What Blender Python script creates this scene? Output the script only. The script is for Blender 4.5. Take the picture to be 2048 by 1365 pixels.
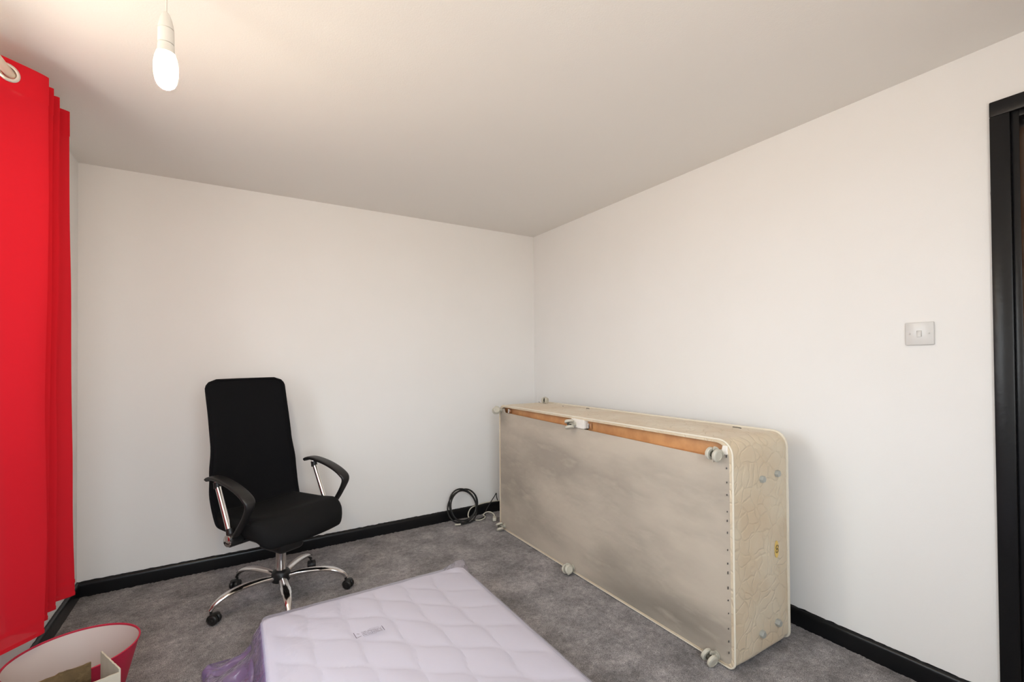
import bpy, bmesh, math, random
import numpy as np
from mathutils import Vector, Matrix, noise
random.seed(7)
PI = math.pi
for o in list(bpy.data.objects):
    bpy.data.objects.remove(o)
S = bpy.context.scene
COL = S.collection

# ---------------------------------------------------------------- camera
cam_data = bpy.data.cameras.new('camera')
cam = bpy.data.objects.new('camera', cam_data)
COL.objects.link(cam)
S.camera = cam
yaw, pitch, roll = 0.5806, 0.01165, -0.0080
CAM = Vector((-2.1769, -3.4033, 1.227))
fw = Vector((math.sin(yaw)*math.cos(pitch), math.cos(yaw)*math.cos(pitch), math.sin(pitch)))
rt = Vector((math.cos(yaw), -math.sin(yaw), 0))
up = rt.cross(fw)
rt, up = rt*math.cos(roll)+up*math.sin(roll), up*math.cos(roll)-rt*math.sin(roll)
M = Matrix((rt, up, -fw)).transposed().to_4x4()
M.translation = CAM
cam.matrix_world = M
cam_data.sensor_fit = 'HORIZONTAL'
cam_data.sensor_width = 36
cam_data.lens = 931.03/2048*36
cam_data.shift_x = -(1079.34-1024)/2048
cam_data.shift_y = (710.58-682.5)/2048
cam_data.clip_start = 0.05

# ---------------------------------------------------------------- view, world
S.view_settings.view_transform = 'Standard'
S.view_settings.look = 'None'
S.view_settings.gamma = 1
S.view_settings.use_curve_mapping = False
S.view_settings.exposure = 0.93
SKY = 5.6
BULB = 980.0
WX0, WY0, WY1, WZ0, WZ1 = -2.8712, -2.22, -1.36, 0.98, 2.12      # window opening
w = bpy.data.worlds.new('sky')
S.world = w
w.use_nodes = True
nt = w.node_tree
for n in list(nt.nodes):
    nt.nodes.remove(n)
out = nt.nodes.new('ShaderNodeOutputWorld')
bg = nt.nodes.new('ShaderNodeBackground')
tc = nt.nodes.new('ShaderNodeTexCoord')
sp = nt.nodes.new('ShaderNodeSeparateXYZ')
rp = nt.nodes.new('ShaderNodeValToRGB')
mp = nt.nodes.new('ShaderNodeMapRange')
mp.inputs['From Min'].default_value = -0.6
mp.inputs['From Max'].default_value = 0.9
nt.links.new(tc.outputs['Generated'], sp.inputs[0])
nt.links.new(sp.outputs['Z'], mp.inputs['Value'])
nt.links.new(mp.outputs[0], rp.inputs[0])
e = rp.color_ramp.elements
e[0].position = 0.0; e[0].color = (0.66, 0.58, 0.48, 1)
e[1].position = 1.0; e[1].color = (0.70, 0.87, 1.0, 1)
k = rp.color_ramp.elements.new(0.37); k.color = (0.70, 0.64, 0.57, 1)
k = rp.color_ramp.elements.new(0.43); k.color = (0.86, 0.94, 1.0, 1)
nt.links.new(rp.outputs[0], bg.inputs['Color'])
bg.inputs['Strength'].default_value = SKY
nt.links.new(bg.outputs[0], out.inputs[0])
# portal: only guides the sky light through the window opening
pl = bpy.data.lights.new('window_portal', 'AREA')
pl.shape = 'RECTANGLE'; pl.size = WZ1-WZ0; pl.size_y = WY1-WY0
pl.cycles.is_portal = True
po = bpy.data.objects.new('window_portal', pl)
po.location = (WX0-0.13, (WY0+WY1)/2, (WZ0+WZ1)/2)
po.rotation_euler = (0, -PI/2, 0)
COL.objects.link(po)
VX0, VX1, VZ0, VZ1 = -2.76, -1.40, 0.70, 2.18                  # made-up window behind the camera, added for even daylight
pl2 = bpy.data.lights.new('window_portal', 'AREA')
pl2.shape = 'RECTANGLE'; pl2.size = VX1-VX0; pl2.size_y = VZ1-VZ0
pl2.cycles.is_portal = True
po2 = bpy.data.objects.new('window_portal', pl2)
po2.location = ((VX0+VX1)/2, -3.86-0.13, (VZ0+VZ1)/2)
po2.rotation_euler = (PI/2, 0, 0)
COL.objects.link(po2)

# ---------------------------------------------------------------- helpers
def mat(name, col, rough=0.6, metal=0.0, spec=0.5, bump=None, var=None, trans=0.0, sheen=0.0, coat=0.0, stretch=False):
    """bump=(scale, strength, distance) ; var=(scale, colour2, contrast lo, hi)"""
    m = bpy.data.materials.new(name)
    m.use_nodes = True
    n = m.node_tree.nodes; l = m.node_tree.links
    b = n['Principled BSDF']
    b.inputs['Base Color'].default_value = (*col, 1)
    b.inputs['Roughness'].default_value = rough
    b.inputs['Metallic'].default_value = metal
    b.inputs['Specular IOR Level'].default_value = spec
    if sheen: b.inputs['Sheen Weight'].default_value = sheen
    if coat: b.inputs['Coat Weight'].default_value = coat
    t = n.new('ShaderNodeTexCoord')
    src = t.outputs['Object']
    if stretch:
        mpn = n.new('ShaderNodeMapping'); mpn.inputs['Rotation'].default_value = (math.radians(38), 0, 0)
        mpn.inputs['Scale'].default_value = (1, .55, 1.7)
        l.new(src, mpn.inputs['Vector']); src = mpn.outputs[0]
    if var:
        vs = var if isinstance(var, list) else [var]
        prev = None
        for (sc, c2, lo, hi) in vs:
            x = n.new('ShaderNodeTexNoise'); x.inputs['Scale'].default_value = sc
            x.inputs['Detail'].default_value = 6
            l.new(src, x.inputs['Vector'])
            r = n.new('ShaderNodeMapRange'); r.inputs['From Min'].default_value = lo
            r.inputs['From Max'].default_value = hi
            l.new(x.outputs['Fac'], r.inputs['Value'])
            mx = n.new('ShaderNodeMix'); mx.data_type = 'RGBA'
            l.new(r.outputs[0], mx.inputs['Factor'])
            if prev: l.new(prev, mx.inputs['A'])
            else: mx.inputs['A'].default_value = (*col, 1)
            mx.inputs['B'].default_value = (*c2, 1)
            prev = mx.outputs['Result']
        l.new(prev, b.inputs['Base Color'])
    if bump:
        bs = bump if isinstance(bump, list) else [bump]
        prev = None
        for (sc, st, ds) in bs:
            x = n.new('ShaderNodeTexNoise'); x.inputs['Scale'].default_value = sc
            x.inputs['Detail'].default_value = 4
            l.new(t.outputs['Object'], x.inputs['Vector'])
            bp = n.new('ShaderNodeBump'); bp.inputs['Strength'].default_value = st
            bp.inputs['Distance'].default_value = ds
            l.new(x.outputs['Fac'], bp.inputs['Height'])
            if prev: l.new(prev, bp.inputs['Normal'])
            prev = bp.outputs['Normal']
        l.new(prev, b.inputs['Normal'])
    return m

def obj(name, me, m=None, parent=None, smooth=True):
    if isinstance(me, bmesh.types.BMesh):
        bm = me
        bmesh.ops.recalc_face_normals(bm, faces=bm.faces)
        me = bpy.data.meshes.new(name)
        bm.to_mesh(me); bm.free()
    if m: me.materials.append(m)
    if smooth:
        me.polygons.foreach_set('use_smooth', [True]*len(me.polygons))
        try: me.set_sharp_from_angle(angle=math.radians(40))
        except Exception: pass
    o = bpy.data.objects.new(name, me)
    COL.objects.link(o)
    if parent:
        o.parent = parent
        o.matrix_parent_inverse = Matrix.Identity(4)
    return o

def tag(o, label=None, cat=None, group=None, kind=None):
    if label: o['label'] = label
    if cat: o['category'] = cat
    if group: o['group'] = group
    if kind: o['kind'] = kind
    return o

def thing(name, label, cat, loc=(0, 0, 0), rz=0, group=None):
    o = bpy.data.objects.new(name, None)
    o.location = loc; o.rotation_euler = (0, 0, rz)
    o.empty_display_size = 0.1
    COL.objects.link(o)
    return tag(o, label, cat, group)

def box(bm, a, b, bev=0.0, seg=2):
    a = Vector(a); b = Vector(b)
    r = bmesh.ops.create_cube(bm, size=1.0)
    vs = r['verts']
    for v in vs:
        v.co = Vector(((a[i]+b[i])/2+v.co[i]*(b[i]-a[i]) for i in range(3)))
    if bev > 0:
        es = list({e for v in vs for e in v.link_edges})
        bmesh.ops.bevel(bm, geom=es, offset=bev, segments=seg, affect='EDGES', profile=0.5)
    return bm

def bx(a, b, bev=0.0, seg=2):
    return box(bmesh.new(), a, b, bev, seg)

def frame_axes(d, hint):
    d = d.normalized()
    s = hint.cross(d)
    if s.length < 1e-5:
        s = Vector((1, 0, 0)).cross(d)
        if s.length < 1e-5: s = Vector((0, 1, 0)).cross(d)
    s.normalize()
    return s, d.cross(s)

def smooth_pts(pts, n=8, closed=False):
    P = [Vector(p) for p in pts]
    o = []
    N = len(P)
    rng = range(N) if closed else range(N-1)
    for i in rng:
        p0 = P[(i-1) % N] if closed or i > 0 else P[0]*2-P[1]
        p1 = P[i]; p2 = P[(i+1) % N]
        p3 = P[(i+2) % N] if closed or i+2 < N else P[-1]*2-P[-2]
        for k in range(n):
            t = k/n
            o.append(0.5*((2*p1)+(p2-p0)*t+(2*p0-5*p1+4*p2-p3)*t*t+(3*p1-p0-3*p2+p3)*t**3))
    if not closed: o.append(P[-1].copy())
    return o

def sweep(bm, pts, size, hint=(0, 0, 1), ns=12, closed=False, power=2.0, cap=True):
    """size: float, (w,h) or list of those along pts; hint = direction of the h axis"""
    hint = Vector(hint)
    rings = []
    N = len(pts)
    for i, p in enumerate(pts):
        if closed: d = pts[(i+1) % N]-pts[i-1]
        else: d = pts[min(i+1, N-1)]-pts[max(i-1, 0)]
        s, u = frame_axes(d, hint)
        z = size[i] if isinstance(size, list) else size
        if not hasattr(z, '__len__'): z = (z, z)
        ring = []
        for k in range(ns):
            a = 2*PI*(k+0.5)/ns
            c, q = math.cos(a), math.sin(a)
            c = math.copysign(abs(c)**(2/power), c); q = math.copysign(abs(q)**(2/power), q)
            ring.append(bm.verts.new(Vector(p)+s*(c*z[0])+u*(q*z[1])))
        rings.append(ring)
    M_ = N if closed else N-1
    for i in range(M_):
        a = rings[i]; b = rings[(i+1) % N]
        for k in range(ns):
            bm.faces.new((a[k], a[(k+1) % ns], b[(k+1) % ns], b[k]))
    if cap and not closed:
        bm.faces.new(rings[0][::-1]); bm.faces.new(rings[-1])
    return bm

def tube(pts, r, n=8, **kw):
    return sweep(bmesh.new(), smooth_pts(pts, n) if n else [Vector(p) for p in pts], r, **kw)

def lathe(bm, prof, origin=(0, 0, 0), axis=(0, 0, 1), ns=32):
    """prof: list of (r, h) along the axis"""
    ax = Vector(axis).normalized(); s, u = frame_axes(ax, Vector((0, 0, 1)) if abs(ax.z) < 0.9 else Vector((0, 1, 0)))
    O = Vector(origin)
    rings = []
    for r, h in prof:
        if r < 1e-6: rings.append([bm.verts.new(O+ax*h)])
        else: rings.append([bm.verts.new(O+ax*h+s*(r*math.cos(2*PI*k/ns))+u*(r*math.sin(2*PI*k/ns))) for k in range(ns)])
    for a, b in zip(rings, rings[1:]):
        for k in range(ns):
            k2 = (k+1) % ns
            if len(a) == 1 and len(b) == 1: continue
            if len(a) == 1: bm.faces.new((a[0], b[k], b[k2]))
            elif len(b) == 1: bm.faces.new((a[k], a[k2], b[0]))
            else: bm.faces.new((a[k], a[k2], b[k2], b[k]))
    return bm

def grid(bm, f, nu, nv, wrap=False):
    V = [[bm.verts.new(f(i/nu, j/nv)) for j in range(nv+1)] for i in range(nu if wrap else nu+1)]
    n = len(V)
    for i in range(nu):
        for j in range(nv):
            a = V[i]; b = V[(i+1) % n]
            bm.faces.new((a[j], b[j], b[j+1], a[j+1]))
    return V

def rbox(a, b, r, step, disp=None):
    """rounded box with a regular grid on every face; disp(p, n) -> p"""
    a = Vector(a); b = Vector(b)
    n = [max(2, int(round((b[i]-a[i])/step))) for i in range(3)]
    bm = bmesh.new(); cache = {}
    def vert(i, j, k):
        key = (i, j, k)
        if key not in cache:
            q = Vector((a.x+(b.x-a.x)*i/n[0], a.y+(b.y-a.y)*j/n[1], a.z+(b.z-a.z)*k/n[2]))
            c = Vector((min(max(q[t], a[t]+r), b[t]-r) for t in range(3)))
            d = q-c
            nn = d.normalized() if d.length > 1e-9 else Vector((0, 0, 1))
            p = c+nn*r if d.length > 1e-9 else q
            if disp: p = disp(p, nn)
            cache[key] = bm.verts.new(p)
        return cache[key]
    for ax in range(3):
        u, v = [(1, 2), (0, 2), (0, 1)][ax]
        for side in (0, n[ax]):
            for i in range(n[u]):
                for j in range(n[v]):
                    q = []
                    for di, dj in ((0, 0), (1, 0), (1, 1), (0, 1)):
                        t = [0, 0, 0]; t[ax] = side; t[u] = i+di; t[v] = j+dj
                        q.append(vert(*t))
                    bm.faces.new(q)
    return bm

# ---------------------------------------------------------------- materials
WALL = mat('wall_paint', (0.87, 0.853, 0.838), 0.85, spec=0.25, bump=[(260, 0.10, 0.002), (6, 0.15, 0.01)], var=(2.2, (0.855, 0.838, 0.82), .35, .7))
CEIL = mat('ceiling_paint', (0.86, 0.83, 0.79), 0.9, spec=0.2, bump=[(180, 0.15, 0.003), (4, 0.2, 0.015)])
BLACK = mat('black_gloss_paint', (0.006, 0.006, 0.007), 0.30, spec=0.32, bump=[(60, 0.25, 0.002), (9, .3, .004)])
UPVC = mat('white_frame', (0.8, 0.8, 0.8), 0.35)
def carpet_mat():
    m = bpy.data.materials.new('grey_carpet'); m.use_nodes = True
    n = m.node_tree.nodes; l = m.node_tree.links; b = n['Principled BSDF']
    b.inputs['Roughness'].default_value = 1; b.inputs['Specular IOR Level'].default_value = 0.1
    b.inputs['Sheen Weight'].default_value = 0.15
    t = n.new('ShaderNodeTexCoord')
    def nz(sc, det, rough=.6):
        x = n.new('ShaderNodeTexNoise'); x.inputs['Scale'].default_value = sc; x.inputs['Detail'].default_value = det
        x.inputs['Roughness'].default_value = rough
        l.new(t.outputs['Object'], x.inputs['Vector']); return x.outputs['Fac']
    big = nz(5.5, 5, .62); mid = nz(38, 4, .6); fine = nz(330, 3, .8)
    def ramp(s, lo, hi, a, c):
        r = n.new('ShaderNodeMapRange'); l.new(s, r.inputs['Value'])
        r.inputs['From Min'].default_value = lo; r.inputs['From Max'].default_value = hi
        r.inputs['To Min'].default_value = a; r.inputs['To Max'].default_value = c; return r.outputs[0]
    def mul(a, c):
        x = n.new('ShaderNodeMath'); x.operation = 'MULTIPLY'; l.new(a, x.inputs[0]); l.new(c, x.inputs[1]); return x.outputs[0]
    f = mul(mul(ramp(big, .36, .66, .66, 1.32), ramp(mid, .3, .7, .75, 1.25)), ramp(fine, .36, .64, .35, 1.75))
    vm = n.new('ShaderNodeVectorMath'); vm.operation = 'SCALE'
    vm.inputs[0].default_value = (0.30, 0.275, 0.275)
    l.new(f, vm.inputs['Scale']); l.new(vm.outputs[0], b.inputs['Base Color'])
    bp = n.new('ShaderNodeBump'); bp.inputs['Strength'].default_value = 0.9; bp.inputs['Distance'].default_value = 0.004
    l.new(fine, bp.inputs['Height'])
    bp2 = n.new('ShaderNodeBump'); bp2.inputs['Strength'].default_value = 0.5; bp2.inputs['Distance'].default_value = 0.01
    l.new(mid, bp2.inputs['Height']); l.new(bp.outputs[0], bp2.inputs['Normal']); l.new(bp2.outputs[0], b.inputs['Normal'])
    return m
CARPET = carpet_mat()

# ---------------------------------------------------------------- room shell
H = 2.3; L = 2.8712; YF = -3.86
DY0, DY1, DZ = -2.985, -3.72, 2.03            # door opening in the right wall
def struct(name, bm, m, parent=None, smooth=False):
    o = obj(name, bm, m, parent, smooth)
    if not parent: o['kind'] = 'structure'
    return o
# floor: carpet with a slightly uneven tufted surface
def carpet():
    st = 0.010
    nx = int((L+0.02)/st); ny = int((-YF+0.02)/st)
    xs = np.linspace(-L-0.01, 0.01, nx+1); ys = np.linspace(YF-0.01, 0.01, ny+1)
    X, Y = np.meshgrid(xs, ys, indexing='ij')
    rs = np.random.RandomState(3)
    Z = rs.uniform(-0.0045, 0.0012, X.shape)
    X = X+rs.uniform(-.003, .003, X.shape); Y = Y+rs.uniform(-.003, .003, X.shape)
    v = np.stack([X, Y, Z], -1).reshape(-1, 3)
    idx = np.arange((nx+1)*(ny+1)).reshape(nx+1, ny+1)
    f = np.stack([idx[:-1, :-1], idx[1:, :-1], idx[1:, 1:], idx[:-1, 1:]], -1).reshape(-1, 4)
    me = bpy.data.meshes.new('floor')
    me.vertices.add(len(v)); me.vertices.foreach_set('co', v.ravel())
    me.loops.add(f.size); me.loops.foreach_set('vertex_index', f.ravel().astype(np.int32))
    me.polygons.add(len(f)); me.polygons.foreach_set('loop_start', np.arange(0, f.size, 4, dtype=np.int32))
    me.polygons.foreach_set('loop_total', np.full(len(f), 4, dtype=np.int32))
    me.update(); me.validate()
    return me
fl = obj('floor', carpet(), CARPET, smooth=True); fl['kind'] = 'structure'
struct('ceiling', bx((-L-.3, YF-.15, H), (.3, .15, H+.1)), CEIL)
struct('wall_back', bx((-L-.3, 0, -.1), (.3, .15, H)), WALL)
bm = bmesh.new()
box(bm, (-L-.3, YF-.15, -.1), (VX0, YF, H)); box(bm, (VX1, YF-.15, -.1), (.3, YF, H))
box(bm, (VX0, YF-.15, -.1), (VX1, YF, VZ0)); box(bm, (VX0, YF-.15, VZ1), (VX1, YF, H))
struct('wall_front', bm, WALL)
bm = bmesh.new()
box(bm, (0, DY0, -.1), (.15, 0, H)); box(bm, (0, YF, -.1), (.15, DY1, H)); box(bm, (0, DY1, DZ), (.15, DY0, H))
struct('wall_right', bm, WALL)
bm = bmesh.new()
box(bm, (-L-.3, WY1, -.1), (-L, 0, H)); box(bm, (-L-.3, YF, -.1), (-L, WY0, H))
box(bm, (-L-.3, WY0, -.1), (-L, WY1, WZ0)); box(bm, (-L-.3, WY0, WZ1), (-L, WY1, H))
struct('wall_left', bm, WALL)

def skirting(p0, p1, nrm, seed):
    """painted skirting from p0 to p1 (on the wall line), nrm points into the room; ragged paint line on the wall above"""
    p0 = Vector(p0); p1 = Vector(p1); nrm = Vector(nrm); d = (p1-p0); n = int(d.length/0.01)
    bm = bmesh.new()
    prof = [(0.0, 0.0745), (0.007, 0.0745), (0.0115, 0.071), (0.0145, 0.064), (0.016, 0.055), (0.016, -0.01)]
    rows = []
    for i in range(n+1):
        p = p0+d*(i/n); row = []
        rag = 0.0775+0.0035*noise.noise(Vector((i*.35+seed, 0, 0)))+0.002*noise.noise(Vector((i*1.3, seed, 0)))
        row.append(bm.verts.new(p+nrm*0.0004+Vector((0, 0, rag))))
        for (t, z) in prof:
            row.append(bm.verts.new(p+nrm*max(t, .0006)+Vector((0, 0, z+0.0006*noise.noise(Vector((i*.2, seed, t*50)))))))
        rows.append(row)
    for a, b in zip(rows, rows[1:]):
        for j in range(len(a)-1): bm.faces.new((a[j], b[j], b[j+1], a[j+1]))
    bm.faces.new(rows[0]); bm.faces.new(rows[-1])
    return bm
struct('baseboard_back', skirting((-L, 0, 0), (0, 0, 0), (0, -1, 0), 1), BLACK, smooth=True)
struct('baseboard_right', skirting((0, 0, 0), (0, -2.926, 0), (-1, 0, 0), 5), BLACK, smooth=True)
struct('baseboard_left', skirting((-L, 0, 0), (-L, YF, 0), (1, 0, 0), 9), BLACK, smooth=True)
struct('baseboard_front', skirting((-L, YF, 0), (0, YF, 0), (0, 1, 0), 12), BLACK, smooth=True)

# door: architrave, lining and leaf
bm = bmesh.new()
def arch_leg(y0, y1):
    box(bm, (-.018, min(y0, y1), 0), (-.0005, max(y0, y1), DZ+.0145), .003, 2)
arch_leg(-2.926, -2.977); arch_leg(DY1-.008, DY1-.059)
box(bm, (-.018, DY1-.059, DZ+.0145), (-.0005, -2.926, DZ+.066), .003, 2)
# hand-painted wavering edge on the wall beside it
rows = []
for i in range(211):
    z = i*0.01
    a = 0.0022+0.0022*noise.noise(Vector((i*.21, 3, 0)))+0.0012*noise.noise(Vector((i*.9, 8, 0)))
    rows.append((bm.verts.new((-.0008, -2.928, z)), bm.verts.new((-.0008, -2.926+max(a, .0002), z))))
for a, b in zip(rows, rows[1:]): bm.faces.new((a[0], a[1], b[1], b[0]))
struct('trim_1', bm, BLACK, smooth=True)
bm = bmesh.new()
box(bm, (-.006, DY0-.012, 0), (.15, DY0+.0085, DZ+.016), .002); box(bm, (-.006, DY1-.0085, 0), (.15, DY1+.012, DZ+.016), .002)
box(bm, (-.006, DY1+.011, DZ-.006), (.15, DY0-.011, DZ+.0155), .002)
struct('trim_2', bm, BLACK, smooth=True)
WOOD = mat('door_wood', (0.50, 0.25, 0.11), .4, var=(14, (.34, .15, .06), .4, .65))
d1 = struct('door_1', bx((.078, DY1+.014, .006), (.118, DY0-.014, DZ-.012), .002), WOOD, smooth=True)
CHROME = mat('chrome', (0.82, 0.80, 0.79), .12, metal=1.0)
bm = bmesh.new()
lathe(bm, [(0, 0), (.025, 0), (.025, .006), (.009, .008), (.009, .045), (0, .045)], (.078, -3.65, 1.0), (-1, 0, 0))
sweep(bm, [Vector((.036, -3.655, 1.0)), Vector((.036, -3.60, 1.0)), Vector((.040, -3.53, 1.0))], .008)
obj('door_handle', bm, CHROME, d1)

# window: frame, mullion, panes, sill
bm = bmesh.new(); FX0, FX1 = WX0-.12, WX0-.06
for (y0, y1, z0, z1) in ((WY0, WY1, WZ0, WZ0+.05), (WY0, WY1, WZ1-.05, WZ1), (WY0, WY0+.05, WZ0, WZ1), (WY1-.05, WY1, WZ0, WZ1), ((WY0+WY1)/2-.03, (WY0+WY1)/2+.03, WZ0, WZ1)):
    box(bm, (FX0, y0, z0), (FX1, y1, z1), .004)
win = struct('window_1', bm, UPVC, smooth=True)
GLASS = bpy.data.materials.new('window_glass'); GLASS.use_nodes = True
n = GLASS.node_tree.nodes; l = GLASS.node_tree.links; n.remove(n['Principled BSDF'])
tr = n.new('ShaderNodeBsdfTransparent'); gl = n.new('ShaderNodeBsdfGlossy'); gl.inputs['Roughness'].default_value = 0
ms = n.new('ShaderNodeMixShader'); ms.inputs[0].default_value = .06
l.new(tr.outputs[0], ms.inputs[1]); l.new(gl.outputs[0], ms.inputs[2]); l.new(ms.outputs[0], n['Material Output'].inputs[0])
for (y0, y1) in ((WY0+.045, (WY0+WY1)/2-.025), ((WY0+WY1)/2+.025, WY1-.045)):
    obj('pane', bx((FX0+.028, y0, WZ0+.045), (FX0+.032, y1, WZ1-.045)), GLASS, win, smooth=False)
obj('window_sill', bx((FX1, WY0+.002, WZ0-.0), (WX0+.03, WY1-.002, WZ0+.02), .004), UPVC, win)

bm = bmesh.new(); FY0, FY1 = YF-.12, YF-.06; vm_ = (VX0+VX1)/2  # frame of the added window, which only lets in fill daylight
for (x0, x1, z0, z1) in ((VX0, VX1, VZ0, VZ0+.05), (VX0, VX1, VZ1-.05, VZ1), (VX0, VX0+.05, VZ0, VZ1), (VX1-.05, VX1, VZ0, VZ1), (vm_-.03, vm_+.03, VZ0, VZ1)):
    box(bm, (x0, FY0, z0), (x1, FY1, z1), .004)
fill_win = struct('added_fill_window', bm, UPVC, smooth=True)
for (x0, x1) in ((VX0+.045, vm_-.025), (vm_+.025, VX1-.045)):
    obj('pane', bx((x0, FY0+.028, VZ0+.045), (x1, FY0+.032, VZ1-.045)), GLASS, fill_win, smooth=False)
obj('window_sill', bx((VX0+.002, FY1, VZ0), (VX1-.002, YF+.03, VZ0+.02), .004), UPVC, fill_win)

# ---------------------------------------------------------------- divan bed base on its side
BX0, BX1, BY0, BY1, BZ0, BZ1 = -.546, -.150, -2.283, -.372, .006, .900
CREAM = None
def quilt_mat(name, c1, c2, rough=.8):
    m = bpy.data.materials.new(name); m.use_nodes = True
    n = m.node_tree.nodes; l = m.node_tree.links; b = n['Principled BSDF']
    b.inputs['Roughness'].default_value = rough; b.inputs['Specular IOR Level'].default_value = .2
    b.inputs['Sheen Weight'].default_value = .2
    t = n.new('ShaderNodeTexCoord')
    ns = n.new('ShaderNodeTexNoise'); ns.inputs['Scale'].default_value = 7; ns.inputs['Detail'].default_value = 2
    l.new(t.outputs['Object'], ns.inputs['Vector'])
    mixv = n.new('ShaderNodeMix'); mixv.data_type = 'VECTOR'; mixv.inputs['Factor'].default_value = .12
    l.new(t.outputs['Object'], mixv.inputs['A']); l.new(ns.outputs['Color'], mixv.inputs['B'])
    vo = n.new('ShaderNodeTexVoronoi'); vo.feature = 'DISTANCE_TO_EDGE'; vo.inputs['Scale'].default_value = 19
    l.new(mixv.outputs['Result'], vo.inputs['Vector'])
    r = n.new('ShaderNodeMapRange'); r.inputs['From Max'].default_value = .09
    l.new(vo.outputs['Distance'], r.inputs['Value'])
    n2 = n.new('ShaderNodeTexNoise'); n2.inputs['Scale'].default_value = 5; n2.inputs['Detail'].default_value = 5
    l.new(t.outputs['Object'], n2.inputs['Vector'])
    mx = n.new('ShaderNodeMix'); mx.data_type = 'RGBA'
    r2 = n.new('ShaderNodeMapRange'); r2.inputs['From Min'].default_value = .35; r2.inputs['From Max'].default_value = .65
    l.new(n2.outputs['Fac'], r2.inputs['Value']); l.new(r2.outputs[0], mx.inputs['Factor'])
    mx.inputs['A'].default_value = (*c1, 1); mx.inputs['B'].default_value = (*c2, 1)
    m2 = n.new('ShaderNodeMix'); m2.data_type = 'RGBA'
    r3 = n.new('ShaderNodeMapRange'); r3.inputs['From Max'].default_value = .05
    r3.inputs['To Min'].default_value = .10; r3.inputs['To Max'].default_value = 0
    l.new(vo.outputs['Distance'], r3.inputs['Value'])
    l.new(r3.outputs[0], m2.inputs['Factor']); l.new(mx.outputs['Result'], m2.inputs['A'])
    m2.inputs['B'].default_value = (.62, .50, .30, 1)
    l.new(m2.outputs['Result'], b.inputs['Base Color'])
    bp = n.new('ShaderNodeBump'); bp.inputs['Strength'].default_value = .35; bp.inputs['Distance'].default_value = .008
    l.new(r.outputs[0], bp.inputs['Height'])
    w = n.new('ShaderNodeTexNoise'); w.inputs['Scale'].default_value = 400
    l.new(t.outputs['Object'], w.inputs['Vector'])
    b2 = n.new('ShaderNodeBump'); b2.inputs['Strength'].default_value = .2; b2.inputs['Distance'].default_value = .001
    l.new(w.outputs['Fac'], b2.inputs['Height']); l.new(bp.outputs[0], b2.inputs['Normal'])
    l.new(b2.outputs[0], b.inputs['Normal'])
    return m
CREAM = quilt_mat('cream_quilted_fabric', (.635, .50, .345), (.70, .60, .455))
PIPE = mat('cream_piping', (.76, .69, .57), .7, bump=(300, .3, .001))
DUST = mat('dust_cover_cloth', (.53, .455, .375), .9, spec=.15,
           bump=[(420, .25, .001), (3.2, .55, .03)],
           var=[(2.2, (.39, .335, .28), .38, .60), (1.3, (.21, .185, .155), .46, .74), (9, (.55, .475, .39), .55, .85)], stretch=True)
BOARD = mat('orange_brown_board', (.60, .30, .12), .55, var=(9, (.48, .22, .085), .4, .6))
CALICO = mat('white_calico', (.80, .75, .69), .8, bump=(60, .3, .003))
BEIGEP = mat('beige_plastic', (.55, .515, .43), .4)
BEIGED = mat('dark_axle', (.05, .045, .03), .6)
GREYP = mat('grey_plastic', (.40, .40, .365), .4)
YEL = mat('yellow_label', (.80, .55, .15), .5)
INK = mat('black_ink', (.02, .02, .02), .6)
STEEL = mat('staple_steel', (.12, .12, .12), .4, metal=.6)

bed = thing('divan_bed_base', 'cream quilted divan bed base on its side by the right wall, cloth underside facing out', 'bed base', ((BX0+BX1)/2, (BY0+BY1)/2, 0))
OFF = Vector(bed.location)
def bobj(name, bm, m, parent=bed, smooth=True):
    bmesh.ops.translate(bm, verts=bm.verts, vec=-OFF)
    return obj(name, bm, m, parent, smooth)
RC = .062
def outline(off=0.0, n=10, r=RC):
    """rounded outline in y-z, inset by off"""
    y0, y1, z0, z1 = BY0+off, BY1-off, BZ0+off, BZ1-off
    r = max(r-off, .004); o = []
    # near top corner is large, bottom near corner smaller
    for (cy, cz, a0, rr) in ((y1, z0, -90, r*.5), (y1, z1, 0, r), (y0, z1, 90, r), (y0, z0, 180, r*.5)):
        sy = 1 if cy == y1 else -1; sz = 1 if cz == z1 else -1
        c = (cy-sy*rr, cz-sz*rr)
        for k in range(n+1):
            a = math.radians(a0+90*k/n)
            o.append((c[0]+rr*math.cos(a), c[1]+rr*math.sin(a)))
    return o
def dense(ol, step=.03):
    o = []
    for i, p in enumerate(ol):
        q = ol[(i+1) % len(ol)]; d = math.hypot(q[0]-p[0], q[1]-p[1]); m = max(1, int(d/step))
        for k in range(m): o.append((p[0]+(q[0]-p[0])*k/m, p[1]+(q[1]-p[1])*k/m))
    return o
# padded side band (ring) with the mattress-side panel closing its back
ol = dense(outline(0)); nO = len(ol)
bm = bmesh.new(); NX = 22; rows = []
cy, cz = (BY0+BY1)/2, (BZ0+BZ1)/2
for i in range(NX+1):
    t = i/NX; x = BX0+(BX1-BX0)*t; row = []
    for (y, z) in ol:
        puff = .007*math.sin(PI*min(1, max(0, t)))**.5
        nn = .004*noise.noise(Vector((x*6, y*6, z*6)))*math.sin(PI*t)
        dy = (y-cy)/(BY1-BY0)*2; dz = (z-cz)/(BZ1-BZ0)*2
        py = puff+nn if abs(dy) > .93 else 0; pz = (puff+nn) if dz > .9 else 0
        row.append(bm.verts.new((x, y+py*math.copysign(1, dy), z+pz)))
    rows.append(row)
for a, b in zip(rows, rows[1:]):
    for k in range(nO): bm.faces.new((a[k], a[(k+1) % nO], b[(k+1) % nO], b[k]))
bm.faces.new(rows[-1])
inn = []
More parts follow.
